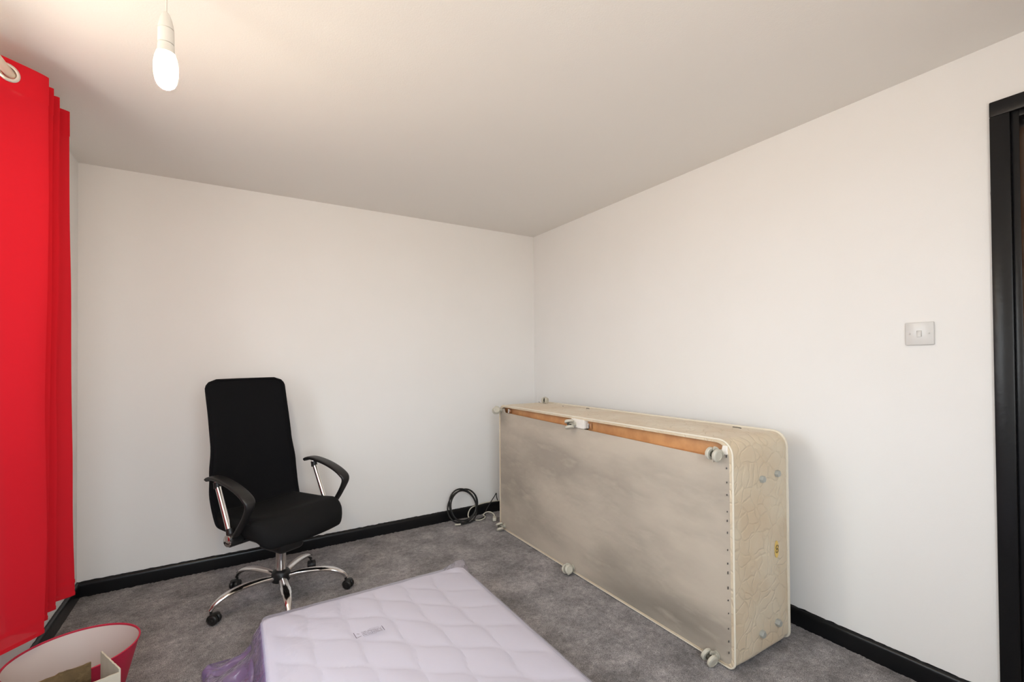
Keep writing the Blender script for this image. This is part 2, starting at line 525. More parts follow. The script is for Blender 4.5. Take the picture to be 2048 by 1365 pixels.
for x in (BX0, BX0+.05):
    inn.append([bm.verts.new((x, y+(.010 if y < cy else -.010)*(1 if abs((y-cy)/(BY1-BY0)*2) > .9 else 0), z+(.010 if z < cz else -.010)*(1 if abs((z-cz)/(BZ1-BZ0)*2) > .85 else 0))) for (y, z) in ol])
for a, b in ((rows[0], inn[0]), (inn[0], inn[1])):
    for k in range(nO): bm.faces.new((a[k], a[(k+1) % nO], b[(k+1) % nO], b[k]))
bm.faces.new(inn[1])
bobj('padded_side', bm, CREAM)
for x, r_ in ((BX0+.003, .0042), (BX1-.005, .0062)):
    pts = [Vector((x, y+(-.003 if y < cy else .003), z+(.003 if z > cz else .0))) for (y, z) in dense(outline(0, 12), .04)]
    bobj('piping', sweep(bmesh.new(), pts, r_, (1, 0, 0), 10, closed=True), PIPE)
# dust cover cloth, stapled; top edge stops below the slots
def zt(y):      # height of the cloth's top edge
    t = (y-BY0)/(BY1-BY0)
    z = .826+.028*t
    return z
def cloth(u, v):
    y = BY0+.010+(BY1-BY0-.02)*u
    top = zt(y)
    if u < .022: top = .875
    if u > .962: top = .878
    if .470 < u < .545: top = min(top, .846)
    z = .016+(top-.016)*v
    e = min(1, min(u, 1-u)*14)*min(1, min(v, 1-v)*9)
    w = .0055*noise.noise(Vector((y*2.2+z*2.6, z*3-y*1.5, 1)))+.003*noise.noise(Vector((y*9, z*7, 4)))
    fold = .0045*math.sin((y*1.0+z*2.2)*9+2*noise.noise(Vector((y*2, z*2, 7))))*max(0, noise.noise(Vector((y*1.7, z*2, 12)))+.15)
    sag = .004*math.exp(-((v-.93)/.05)**2)
    return Vector((BX0+.002-(w+fold+.004)*e-sag*e, y, z))
bm = bmesh.new(); grid(bm, cloth, 180, 90)
ex = bmesh.ops.extrude_face_region(bm, geom=list(bm.faces))
bmesh.ops.translate(bm, verts=[v for v in ex['geom'] if isinstance(v, bmesh.types.BMVert)], vec=(.003, 0, 0))
bobj('dust_cover', bm, DUST)
# boards seen through the two slots
for (y0, y1) in ((-1.255, -.40), (-2.235, -1.365)):
    bm = bmesh.new()
    box(bm, (BX0+.028, y0, .79), (BX0+.044, y1, .893), .001)
    box(bm, (BX0+.010, y0, .79), (BX0+.026, y1, zt((y0+y1)/2)-.004), .001)
    bobj('drawer_board', bm, BOARD)
bobj('calico_strip', rbox((BX0-.006, -1.368, .842), (BX0+.03, -1.252, .893), .005, .006, lambda p, n: p+n*.002*noise.noise(p*60)), CALICO)
bobj('calico_strip', rbox((BX0-.002, -2.268, .846), (BX0+.02, -2.240, .884), .005, .006, lambda p, n: p+n*.003*noise.noise(p*70)), CALICO)
for (y, z) in ((-.50, .868), (-1.395, .862)):
    bm = bx((BX0+.004, y-.010, z-.014), (BX0+.020, y+.010, z+.014), .002)
    bobj('metal_bracket', bm, CHROME)
# castors
def castor_meshes():
    a = bmesh.new()
    # hood and stem along -x
    lathe(a, [(0, -.01), (.008, -.01), (.008, .02), (.005, .024), (0, .024)], (0, 0, 0), (-1, 0, 0), 16)
    lathe(a, [(0, -.003), (.014, -.003), (.014, .0), (0, .0)], (0, 0, 0), (-1, 0, 0), 20)
    sweep(a, [Vector((-.030+.021*math.cos(t), 0, .021*math.sin(t))) for t in np.linspace(-1.7, 1.7, 12)], (.007, .0025), (0, 1, 0), 8)
    wv = bmesh.new()
    lathe(wv, [(0, -.0065), (.012, -.0065), (.019, -.0065), (.0215, -.004), (.0215, .004), (.019, .0065), (.014, .0072), (.013, .0060), (0, .0058)], (0, 0, 0), (0, -1, 0), 28)
    h = bmesh.new()
    lathe(h, [(0, -.007), (.011, -.007), (.011, .007), (0, .007)], (0, 0, 0), (0, 1, 0), 16)
    return a, wv, h
def me_of(bm, name, m):
    bmesh.ops.recalc_face_normals(bm, faces=bm.faces)
    me = bpy.data.meshes.new(name); bm.to_mesh(me); bm.free(); me.materials.append(m)
    me.polygons.foreach_set('use_smooth', [True]*len(me.polygons)); me.set_sharp_from_angle(angle=math.radians(40))
    return me
a, wv, h = castor_meshes()
ME_HOOD, ME_WHEEL, ME_AXLE = me_of(a, 'castor', BEIGEP), me_of(wv, 'wheel', BEIGEP), me_of(h, 'axle', BEIGED)
def link(name, me, parent=None, loc=(0, 0, 0), rot=(0, 0, 0)):
    o = bpy.data.objects.new(name, me); COL.objects.link(o); o.parent = parent; o.location = loc; o.rotation_euler = rot
    return o
def castor(parent, loc, rot=(0, 0, 0)):
    c = link('castor', ME_HOOD, parent, loc, rot)
    c.scale = (1.18, 1.18, 1.18)
    link('wheel', ME_WHEEL, c, (-.030, -.0145, 0))
    link('wheel', ME_WHEEL, c, (-.030, .0145, 0), (0, 0, PI))
    link('axle', ME_AXLE, c, (-.030, 0, 0))
    return c
for (y, z, rx, rz) in ((-2.235, .848, .1, .25), (-1.288, .862, 1.2, 1.0), (-.40, .868, -.3, .5), (-2.205, .030, .3, .35), (-1.250, .032, -.3, .2), (-.44, .036, 1.0, .3)):
    castor(bed, Vector((BX0-.004, y, z))-OFF, (rx, 0, -rz*.4))
# grey plugs and label on the near end
for (x, z) in ((-.358, .730), (-.247, .738), (-.371, .100), (-.252, .108)):
    bm = bmesh.new()
    lathe(bm, [(0, -.005), (.0150, -.005), (.0150, .015), (.0125, .019), (0, .0195)], (x, BY0-.004, z), (0, -1, 0), 6)
    bobj('plug', bm, GREYP)
bm = bmesh.new()
lathe(bm, [(0, 0), (1, 0), (1, .002), (0, .002)], (0, 0, 0), (0, -1, 0), 40)
bmesh.ops.scale(bm, verts=bm.verts, vec=(.014, 1, .036)); bmesh.ops.translate(bm, verts=bm.verts, vec=(-.254, BY0-.0085, .418))
lab = bobj('oval_label', bm, YEL); lab['label'] = 'yellow oval label with black mark'
bm = bmesh.new()      # the black mark: two interlocked brackets
for s in (1, -1):
    sweep(bm, [Vector((-.254+s*a, BY0-.0115, .420+s*b)) for (a, b) in ((.008, .004), (.008, .014), (.000, .016), (-.007, .010), (-.008, .001), (-.002, -.003), (.002, .004))], .0012, (0, 1, 0), 6)
bmk = bobj('printed_mark', bm, INK, lab)
# staples along the near edge and dark thread marks on the top
for i in range(16):
    z = .07+i*.051+random.uniform(-.012, .012)
    bm = bx((BX0-.0065, BY0+.018, z), (BX0-.002, BY0+.0195+random.uniform(0, .002), z+random.uniform(.005, .011)), .0004)
    bobj('staple', bm, STEEL)
for (x, y, ln, a) in ((-.24, -.44, .03, .3), (-.24, -1.02, .035, .1), (-.235, -2.10, .05, .2), (-.28, -.80, .015, .5)):
    bm = bmesh.new(); sweep(bm, [Vector((x-ln/2*math.sin(a), y-ln/2, BZ1+.0095)), Vector((x, y, BZ1+.0105)), Vector((x+ln/2*math.sin(a), y+ln/2, BZ1+.0095))], .0018, ns=6)
    bobj('thread_tie', bm, BEIGED)
# loose castor on top
lc = thing('loose_castor', 'small beige twin wheel castor lying loose on top of the upended bed base', 'castor', (-.235, -.52, BZ1+.0345), PI*.15)
h_ = link('stem', ME_HOOD, lc, (.02, 0, -.0045), (0, 0, 0))
link('wheel', ME_WHEEL, lc, (-.010, -.0145, -.0045)); link('wheel', ME_WHEEL, lc, (-.010, .0145, -.0045), (0, 0, PI)); link('axle', ME_AXLE, lc, (-.01, 0, -.0045))

# ---------------------------------------------------------------- office chair
MESHB = mat('black_mesh_fabric', (.004, .004, .005), .85, spec=.15, bump=(900, .4, .001))
SEATB = mat('black_seat_fabric', (.004, .004, .0045), .8, spec=.22, bump=(700, .5, .001))
PLASB = mat('black_plastic', (.008, .0075, .0075), .42, bump=(500, .15, .0005))
CHR2 = mat('chair_chrome', (.75, .73, .72), .14, metal=1.0)
SC = math.radians(-61)+PI/2           # local -y is the facing direction, local +x is to the photo's right
chair = thing('office_chair', 'black high-back mesh office chair with chrome five-star base on castors by the back wall', 'chair', (-1.973, -.605, 0), SC)
# backrest
def back_f(s):      # local (y, z) of the backrest centre line for s 0..1
    P = [(.17, .395), (.205, .45), (.235, .55), (.245, .66), (.262, .80), (.285, .93), (.308, 1.04), (.328, 1.135)]
    t = s*(len(P)-1); i = min(int(t), len(P)-2); f = t-i
    p = smooth_pts([(a, b, 0) for a, b in P], 6)
    t = s*(len(p)-1); i = min(int(t), len(p)-2); f = t-i
    q = p[i].lerp(p[i+1], f); return q.x, q.y
def back_w(s):
    W = [(0, .222), (.1, .226), (.3, .230), (.42, .226), (.58, .211), (.8, .209), (1, .209)]
    for (a, b), (c, d) in zip(W, W[1:]):
        if s <= c: return b+(d-b)*(.5-.5*math.cos(PI*(s-a)/(c-a)))
    return W[-1][1]
def back_surface(side):
    def f(u, v):
        s = v; w_ = back_w(s); r = .055; hgt = .76
        d = min(s, 1-s)*hgt
        if d < r: w_ -= r-math.sqrt(max(0, r*r-(r-d)**2))
        x = (u*2-1); y, z = back_f(s)
        edge = max(0, 1-abs(x)**10)**.5*min(1, (d/.02))**.5
        y -= .030*(1-x*x)*-1*.9      # wraps round the sitter: centre further back
        th = .011*edge
        if abs(x) > .93: th = max(th, 0)
        return Vector((x*w_, y-.027+(th if side else -th), z))
    return f
bm = bmesh.new()
grid(bm, back_surface(0), 36, 60); grid(bm, back_surface(1), 36, 60)
bmesh.ops.remove_doubles(bm, verts=bm.verts, dist=.0004)
back = obj('backrest', bm, MESHB, chair)
# tubular rim of the backrest
ring = []
for s in np.linspace(0, 1, 50):
    ring.append(back_surface(0)(0.0, s))
for x in np.linspace(0, 1, 12)[1:-1]: ring.append(back_surface(0)(x, 1.0))
for s in np.linspace(1, 0, 50): ring.append(back_surface(0)(1.0, s))
for x in np.linspace(1, 0, 12)[1:-1]: ring.append(back_surface(0)(x, 0.0))
rr = []
for p in ring:
    if not rr or (p-rr[-1]).length > .004: rr.append(p)
obj('back_frame', sweep(bmesh.new(), rr, .0075, (0, 1, 0), 8, closed=True), MESHB, chair)
bm = bmesh.new()     # spine bracket joining back and seat
sweep(bm, smooth_pts([(0, .02, .355), (0, .15, .36), (0, .25, .40), (0, .275, .50), (0, .285, .62)], 6), (.035, .008), (0, 0, 1), 12, power=4)
obj('back_bracket', bm, PLASB, chair)
# seat cushion
def seat_disp(p, n):
    x, y, z = p
    # y: -.25 front .. +.22 rear
    t = (-y+.22)/.47
    wx = 1-.10*(1-t)**2-.03*t*t
    if t > .8: wx -= .10*((t-.8)/.2)**2
    q = Vector((x*wx, y, z))
    cx = abs(x)/.24
    if t > .75: q.z -= .050*((t-.75)/.25)**2; q.y += .035*cx*cx*((t-.6)/.4)
    if z > .44:
        q.z += .010*(cx*cx) - .012*math.exp(-((y-.02)/.14)**2)*(1-cx*cx) + .012*math.exp(-((y+.14)/.07)**2)*(1-.5*cx)
    else:
        q.z -= .030*(1-cx*cx)*(1-abs(2*t-1)**2)
    return q
obj('seat', rbox((-.245, -.255, .385), (.245, .22, .475), .042, .014, seat_disp), SEATB, chair)
bm = bmesh.new()
box(bm, (-.15, -.16, .325), (.15, .15, .392), .03, 4); box(bm, (-.07, -.10, .255), (.07, .09, .34), .025, 4)
obj('tilt_mechanism', bm, PLASB, chair)
bm = bmesh.new(); sweep(bm, [Vector((.06, .0, .30)), Vector((.14, 0, .295)), Vector((.20, .0, .30))], .005); sweep(bm, [Vector((.19, 0, .30)), Vector((.235, 0, .303))], (.012, .004), (0, 0, 1))
obj('height_lever', bm, PLASB, chair)
bm = bmesh.new()
lathe(bm, [(0, .135), (.024, .135), (.024, .262), (0, .262)], ns=28)
obj('gas_column', bm, CHR2, chair)
# arms
for s in (-1, 1):
    x0 = s*.262
    # D-shaped plastic arm: rest, front bend, return
    P = [(.0, .158, .652), (.0, .140, .664), (.0, .08, .668), (.0, -.02, .652), (.0, -.105, .626), (.0, -.158, .598), (.0, -.174, .575), (.0, -.160, .540), (.0, -.115, .475), (.0, -.07, .425), (.0, -.035, .398)]
    pts = smooth_pts([(x0, y, z) for (_, y, z) in P], 6)
    n_ = len(pts); sz = []
    for i in range(n_):
        t = i/(n_-1)
        wd = .028 if t < .5 else .028-.012*min(1, (t-.5)/.25)
        th = .0095 if t > .12 else .006+.0035*t/.12
        sz.append((wd if t > .04 else .020, th))
    # own frame: width along x, thickness in the profile plane
    bm = bmesh.new(); rings = []
    for i, p in enumerate(pts):
        d = (pts[min(i+1, n_-1)]-pts[max(i-1, 0)]).normalized()
        nrm = Vector((0, -d.z, d.y)); ringv = []
        for k in range(16):
            a = 2*PI*(k+.5)/16; c, q = math.cos(a), math.sin(a)
            c = math.copysign(abs(c)**.6, c); q = math.copysign(abs(q)**.6, q)
            ringv.append(bm.verts.new(p+Vector((1, 0, 0))*(c*sz[i][0])+nrm*(q*sz[i][1])))
        rings.append(ringv)
    for a, b in zip(rings, rings[1:]):
        for k in range(16): bm.faces.new((a[k], a[(k+1) % 16], b[(k+1) % 16], b[k]))
    bm.faces.new(rings[0]); bm.faces.new(rings[-1])
    arm = obj('armrest', bm, PLASB, chair)
    bm = bmesh.new()
    lathe(bm, [(0, 0), (.030, 0), (.032, .004), (.032, .052), (.028, .056), (0, .056)], (s*.222, -.030, .392), (s, 0, 0), 28)
    obj('pivot_housing', bm, PLASB, arm)
    bm = bmesh.new()
    lathe(bm, [(0, 0), (.016, .0), (.017, .03), (0, .03)], (x0, .088, .620), (0, .13, 1), 16)
    obj('post_collar', bm, PLASB, arm)
    bm = bmesh.new()
    lathe(bm, [(0, 0), (.019, .0), (.016, .045), (0, .045)], (x0, -.026, .400), (0, .3, 1), 16)
    obj('post_socket', bm, PLASB, arm)
    bm = bmesh.new()
    lathe(bm, [(0, -.002), (.027, -.002), (.027, .006), (.023, .009), (0, .0095)], (s*.278, -.030, .392), (s, 0, 0), 28)
    obj('pivot_cap', bm, CHR2, arm)
    bm = bmesh.new()
    sweep(bm, [Vector((x0, -.012, .425)), Vector((x0, .096, .650))], (.0125, .0125), (0, 1, 0), 16)
    obj('arm_post', bm, CHR2, arm)
    bm = bmesh.new(); box(bm, (min(s*.10, s*.24), -.055, .366), (max(s*.10, s*.24), -.005, .380), .004)
    obj('arm_bracket', bm, PLASB, chair)
# base
bm = bmesh.new()
lathe(bm, [(0, .085), (.040, .085), (.044, .092), (.044, .128), (.038, .140), (.026, .146), (0, .146)], ns=32)
obj('hub', bm, PLASB, chair)
def leg_mesh():
    bm = bmesh.new()
    P = smooth_pts([(.036, 0, .108), (.10, 0, .119), (.18, 0, .121), (.25, 0, .110), (.297, 0, .086), (.318, 0, .062)], 7)
    n_ = len(P); sz = []
    for i in range(n_):
        t = i/(n_-1); sz.append((.0150+.009*math.sin(PI*min(1, t*1.1))-.003*t, .0150-.005*t))
    sweep(bm, P, sz, (0, 0, 1), 14)
    return bm
ME_LEG = me_of(leg_mesh(), 'leg', CHR2)
def ccast():
    a = bmesh.new()
    lathe(a, [(0, .0), (.006, .0), (.006, .03), (0, .03)], (0, 0, .044), (0, 0, 1), 12)
    # hood: half shell over the wheels, trailing along +x
    rings = []
    for i in range(11):
        t = -.35+i*(2.6)/10; row = []
        for j in range(9):
            yv = -.020+.040*j/8; r = .0275*(1-.12*abs(j-4)/4)
            row.append(a.verts.new((.016+r*math.cos(PI-t), yv, .026+r*math.sin(t))))
        rings.append(row)
    for p, q in zip(rings, rings[1:]):
        for j in range(8): a.faces.new((p[j], p[j+1], q[j+1], q[j]))
    wv = bmesh.new()
    lathe(wv, [(0, -.009), (.020, -.009), (.0235, -.006), (.0245, 0), (.0235, .006), (.020, .009), (.015, .010), (.014, .008), (.006, .008), (.005, .0095), (0, .0095)], (0, 0, 0), (0, -1, 0), 28)
    return me_of(a, 'chair_castor', PLASB), me_of(wv, 'wheel', PLASB)
ME_CC, ME_CW = ccast()
for i, sw in zip(range(5), (2.4, -.5, .5, 1.9, 2.2)):
    # angles in world: -88.5 + 72 i
    aw = math.radians(-88.5+72*i)-SC
    lg = link('leg', ME_LEG, chair, (0, 0, 0), (0, 0, aw))
    lg['label'] = 'arched chrome leg'
    c = link('chair_castor', ME_CC, chair, (.314*math.cos(aw), .314*math.sin(aw), 0), (0, 0, aw+sw))
    link('wheel', ME_CW, c, (.016, -.0125, .0245)); link('wheel', ME_CW, c, (.016, .0125, .0245), (0, 0, PI))

# ---------------------------------------------------------------- mattress in its lilac film
MX0, MX1, MY0, MY1, MZ = -2.092, -1.192, -3.05, -1.150, .178
def film_mat(name, tint, body, fac, alpha, rough=.12, bump=(18, .35, .012)):
    m = bpy.data.materials.new(name); m.use_nodes = True
    n = m.node_tree.nodes; l = m.node_tree.links; n.remove(n['Principled BSDF'])
    tr = n.new('ShaderNodeBsdfTransparent'); tr.inputs[0].default_value = (*tint, 1)
    df = n.new('ShaderNodeBsdfDiffuse'); df.inputs[0].default_value = (*body, 1)
    tl = n.new('ShaderNodeBsdfTranslucent'); tl.inputs[0].default_value = (*body, 1)
    m0 = n.new('ShaderNodeMixShader'); m0.inputs[0].default_value = .45
    l.new(df.outputs[0], m0.inputs[1]); l.new(tl.outputs[0], m0.inputs[2])
    m1 = n.new('ShaderNodeMixShader'); m1.inputs[0].default_value = alpha
    l.new(tr.outputs[0], m1.inputs[1]); l.new(m0.outputs[0], m1.inputs[2])
    gl = n.new('ShaderNodeBsdfGlossy'); gl.inputs['Roughness'].default_value = rough
    fr = n.new('ShaderNodeFresnel'); fr.inputs['IOR'].default_value = 1.45
    ml = n.new('ShaderNodeMath'); ml.operation = 'MULTIPLY'; ml.inputs[1].default_value = fac
    m2 = n.new('ShaderNodeMixShader')
    l.new(fr.outputs[0], ml.inputs[0]); l.new(ml.outputs[0], m2.inputs[0])
    l.new(m1.outputs[0], m2.inputs[1]); l.new(gl.outputs[0], m2.inputs[2])
    l.new(m2.outputs[0], n['Material Output'].inputs[0])
    t = n.new('ShaderNodeTexCoord'); x = n.new('ShaderNodeTexNoise'); x.inputs['Scale'].default_value = bump[0]
    x.inputs['Detail'].default_value = 4
    l.new(t.outputs['Object'], x.inputs['Vector'])
    bp = n.new('ShaderNodeBump'); bp.inputs['Strength'].default_value = bump[1]; bp.inputs['Distance'].default_value = bump[2]
    l.new(x.outputs['Fac'], bp.inputs['Height']); l.new(bp.outputs[0], gl.inputs['Normal'])
    return m
TICK = mat('pale_mattress_ticking', (.87, .90, 1.0), .75, spec=.2, bump=(500, .2, .0006))
FILM = film_mat('lilac_film', (.985, .965, .995), (.90, .86, .97), .8, .20)
FILM2 = film_mat('gathered_purple_film', (.87, .75, .99), (.70, .52, .98), 2.2, .34, .10, (30, .8, .015))
mattress = thing('mattress', 'lilac-white quilted single mattress wrapped in clear purple film, lying on the carpet', 'mattress', ((MX0+MX1)/2, (MY0+MY1)/2, 0))
MO = Vector(mattress.location)
qa = math.radians(-64)
qd = Vector((math.cos(qa), math.sin(qa))); qn = Vector((-qd.y, qd.x))
def quilt_h(x, y):
    px = x+.035*noise.noise(Vector((x*3.2, y*3.2, 0))); py = y+.035*noise.noise(Vector((x*3.2, y*3.2, 9)))
    u = px*qd.x+py*qd.y; v = px*qn.x+py*qn.y
    p = .080; lam = .34; best = 1
    k0 = int(round(v/p))
    for k in range(k0-1, k0+2):
        ph = PI if k % 2 else 0
        c = k*p+.036*math.sin(2*PI*u/lam+ph)
        sl = .036*2*PI/lam*math.cos(2*PI*u/lam+ph)
        best = min(best, abs(v-c)/math.sqrt(1+sl*sl))
    return 1-math.exp(-(best/.016)**1.0)
def mdisp(p, n):
    q = p.copy()
    if n.z > .7: 
        e = min(p.x-MX0, MX1-p.x, MY1-p.y, p.y-MY0); e = min(1, max(0, e/.06))
        q.z += .013*(quilt_h(p.x, p.y)-.9)*e+.004*noise.noise(Vector((p.x*3, p.y*3, 0)))
    else:
        q += n*.003*noise.noise(p*14)
    return q
def mobj(name, bm, m, parent=mattress, smooth=True):
    bmesh.ops.translate(bm, verts=bm.verts, vec=-MO)
    return obj(name, bm, m, parent, smooth)
mobj('mattress_body', rbox((MX0+.006, MY0, .004), (MX1-.004, MY1-.004, MZ), .030, .0085, mdisp), TICK)
for z in (.022, MZ-.020):
    P = []
    for (cx_, cy_, a0) in ((MX1-.034, MY1-.034, 0), (MX0+.036, MY1-.034, 90), (MX0+.036, MY0+.03, 180), (MX1-.034, MY0+.03, 270)):
        for k in range(7):
            a = math.radians(a0+15*k); P.append(Vector((cx_+.030*math.cos(a), cy_+.030*math.sin(a), z)))
    mobj('tape_edge', sweep(bmesh.new(), P, .006, ns=8, closed=True), TICK)
def wdisp(p, n):
    q = p+n*(.004 if n.z > .7 else .001)
    if n.z > .7:
        w_ = .0035*abs(noise.noise(Vector((p.x*7+p.y*3, p.y*2, 5))))
        q.z += w_+.010*max(0, quilt_h(p.x, p.y)-.9)
    else:
        q += n*(.0005+.005*abs(noise.noise(Vector((p.x*9, p.y*9, p.z*12)))))
    # bunched film at the far right corner
    d = math.hypot(p.x-MX1, p.y-MY1)
    if d < .11 and p.z > .09:
        b = 1.7*(1-d/.11)**.7
        q.x += .012*b+.008*b*noise.noise(p*60); q.y += .016*b+.010*b*noise.noise(p*55); q.z += .012*b+.010*b*noise.noise(p*70)
    if q.z < .004: q.z = .004
    return q
mobj('film_wrap', rbox((MX0, MY0-.004, .004), (MX1, MY1, MZ+.002), .030, .011, wdisp), FILM)
# slack film pouring off the left side and pooling on the carpet
def slack(u, v):
    y = -1.075-.95*u
    # profile from top edge outwards
    sx = [0, .018, .05, .10, .155, .185, .19, .165]; sz = [.172, .150, .108, .072, .058, .034, .010, .006]
    t = v*(len(sx)-1); i = min(int(t), len(sx)-2); f = t-i
    X = sx[i]+(sx[i+1]-sx[i])*f; Z = sz[i]+(sz[i+1]-sz[i])*f
    r = min(1, .25+u*14)
    wob = noise.noise(Vector((y*11, v*3, 2)))*.030*v+noise.noise(Vector((y*30, v*8, 5)))*.012*v
    yy = y+.04*noise.noise(Vector((v*4, u*9, 8)))*v-.10*(1-v)*(1 if u < .08 else max(0, 1-(u-.08)*8))
    yy = min(yy, -1.04)
    if yy > -1.165 and v < .3: yy = -1.165
    Z = Z*(.82+.45*noise.noise(Vector((y*8, v*5, 31))))*(r**.5) if v > .2 else Z
    Z += .012*noise.noise(Vector((y*24, v*9, 12)))*v
    return Vector((MX0+.002-(X*r*(1+.2*noise.noise(Vector((y*4, 0, 0))))-wob*r), yy, max(Z, .005+.004*noise.noise(Vector((y*20, v*7, 3))))))
bm = bmesh.new(); grid(bm, slack, 150, 44)
mobj('loose_film', bm, FILM2)
# printed strip on the film: corner marks and tiny illegible lines
PRN = mat('grey_print', (.10, .08, .12), .6)
bm = bmesh.new()
A = Vector((-1.797, -1.511)); B = Vector((-1.694, -1.521)); dn = Vector((.003, -.042)); rd = (B-A)
def pq(a, b, wd=.0011):
    z = MZ+.0125
    d = (b-a).normalized(); s = Vector((-d.y, d.x))*wd
    pts = [a-s, b-s, b+s, a+s]
    bm.faces.new([bm.verts.new((p.x, p.y, z)) for p in pts])
pq(A, A+dn); pq(A+dn, A+dn+rd*.18+dn*-.15); pq(B, B+dn*.85); pq(A+dn*.3+rd*.08, A+dn*.42+rd*.16)
pq(A+rd*.55, B-rd*.1, .0005); pq(A+dn*1+rd*.25, B+dn*.95-rd*.3, .0005)
rs = random.Random(4)
for row in range(5):
    t = .25
    while t < .93:
        ln = rs.uniform(.006, .03)
        if rs.random() < .85:
            a = A+rd*t+dn*(.20+row*.15); pq(a, a+rd*min(ln, .95-t), rs.choice((.0009, .0013, .0017)))
        t += ln+rs.uniform(.006, .012)
mobj('printed_strip', bm, PRN, smooth=False)

# ---------------------------------------------------------------- pendant lamp
LAMP = Vector((-2.3335, -1.784, 0))
WHP = mat('white_lamp_plastic', (.70, .68, .64), .35)
lamp = thing('pendant_lamp', 'bare glowing bulb in a white lampholder hanging on its cord from the ceiling', 'lamp', (LAMP.x, LAMP.y, H))
def lz(bm): 
    for v in bm.verts:          # cord and fittings measured at a nominal size, brought to true size here
        v.co.z = min(1.227+(v.co.z-1.227)*1.196, 2.290)-H; v.co.x *= .925; v.co.y *= .925
    return bm
obj('cord', lz(sweep(bmesh.new(), [Vector((0, 0, 2.03)), Vector((0.0005, 0, 2.06)), Vector((-.001, 0, 2.09)), Vector((0, 0, 2.106))], .0028, (1, 0, 0), 10)), WHP, lamp)
bm = bmesh.new(); lathe(bm, [(0, -.028), (.010, -.028), (.020, -.022), (.040, -.012), (.042, -.0005), (0, -.0005)], ns=32)
obj('ceiling_rose', bm, WHP, lamp)
bm = bmesh.new()
lathe(bm, [(0, 2.034), (.0045, 2.034), (.009, 2.030), (.0145, 2.018), (.0185, 2.003), (.0195, 1.9955), (.0170, 1.9950), (.0170, 1.9930), (.0198, 1.9925), (.0203, 1.962), (.0200, 1.9612), (.0170, 1.9608), (.0170, 1.9585), (0, 1.9585)], ns=36)
obj('lampholder', lz(bm), WHP, lamp)
bm = bmesh.new()
lathe(bm, [(0, 1.9595), (.0195, 1.9590), (.0203, 1.957), (.0208, 1.945), (.0235, 1.9385), (0, 1.9385)], ns=36)
obj('bulb_collar', lz(bm), WHP, lamp)
EM = bpy.data.materials.new('bulb_glow'); EM.use_nodes = True
n = EM.node_tree.nodes; l = EM.node_tree.links; n.remove(n['Principled BSDF'])
em = n.new('ShaderNodeEmission'); em.inputs[0].default_value = (1.0, .76, .44, 1); em.inputs[1].default_value = BULB
ge = n.new('ShaderNodeNewGeometry'); sx = n.new('ShaderNodeSeparateXYZ'); mr = n.new('ShaderNodeMapRange')   # an LED bulb shines mostly downwards
l.new(ge.outputs['Normal'], sx.inputs[0]); l.new(sx.outputs['Z'], mr.inputs['Value'])
mr.inputs['From Min'].default_value = -1; mr.inputs['From Max'].default_value = -.30
mr.inputs['To Min'].default_value = BULB; mr.inputs['To Max'].default_value = BULB*.010
l.new(mr.outputs[0], em.inputs[1])
l.new(em.outputs[0], n['Material Output'].inputs[0])
bm = bmesh.new()
lathe(bm, [(.0225, 1.9384), (.0262, 1.930), (.0290, 1.918), (.0300, 1.903), (.0292, 1.888), (.0262, 1.875), (.0205, 1.865), (.0125, 1.859), (.005, 1.8568), (0, 1.8565)], ns=36)
bulb = obj('bulb', lz(bm), EM, lamp)

# ---------------------------------------------------------------- curtain and pole
def curtain_mat():
    m = bpy.data.materials.new('red_voile'); m.use_nodes = True
    n = m.node_tree.nodes; l = m.node_tree.links; n.remove(n['Principled BSDF'])
    df = n.new('ShaderNodeBsdfDiffuse'); df.inputs[0].default_value = (.84, .030, .052, 1)
    tl = n.new('ShaderNodeBsdfTranslucent'); tl.inputs[0].default_value = (.94, .045, .075, 1)
    tr = n.new('ShaderNodeBsdfTransparent'); tr.inputs[0].default_value = (.95, .40, .38, 1)
    sh = n.new('ShaderNodeBsdfSheen'); sh.inputs[0].default_value = (1, .5, .6, 1)
    a = n.new('ShaderNodeMixShader'); a.inputs[0].default_value = .42
    b = n.new('ShaderNodeMixShader'); b.inputs[0].default_value = .21
    l.new(df.outputs[0], a.inputs[1]); l.new(tl.outputs[0], a.inputs[2])
    l.new(a.outputs[0], b.inputs[1]); l.new(tr.outputs[0], b.inputs[2])
    c = n.new('ShaderNodeMixShader'); c.inputs[0].default_value = .05
    l.new(b.outputs[0], c.inputs[1]); l.new(sh.outputs[0], c.inputs[2])
    l.new(c.outputs[0], n['Material Output'].inputs[0])
    t = n.new('ShaderNodeTexCoord'); x = n.new('ShaderNodeTexNoise'); x.inputs['Scale'].default_value = 500
    l.new(t.outputs['Object'], x.inputs['Vector'])
    bp = n.new('ShaderNodeBump'); bp.inputs['Strength'].default_value = .3; bp.inputs['Distance'].default_value = .001
    l.new(x.outputs['Fac'], bp.inputs['Height']); l.new(bp.outputs[0], df.inputs['Normal'])
    return m
RED = curtain_mat()
POLE = mat('cream_pole', (.74, .66, .55), .35)
PX, PZ = -2.790, 2.176
cur_top = [(-2.850, -1.262), (-2.716, -1.131), (-2.846, -1.098), (-2.722, -1.052), (-2.846, -1.015), (-2.722, -.985), (-2.846, -.945), (-2.720, -.868), (-2.850, -.835)]
cur_bot = [(-2.836, -1.235), (-2.728, -1.095), (-2.832, -1.050), (-2.748, -.985), (-2.828, -.955), (-2.745, -.905), (-2.835, -.87), (-2.716, -.790), (-2.842, -.765)]
cur_t = [Vector((a, b, 0)) for a, b in cur_top]; cur_b = [Vector((a, b, 0)) for a, b in cur_bot]
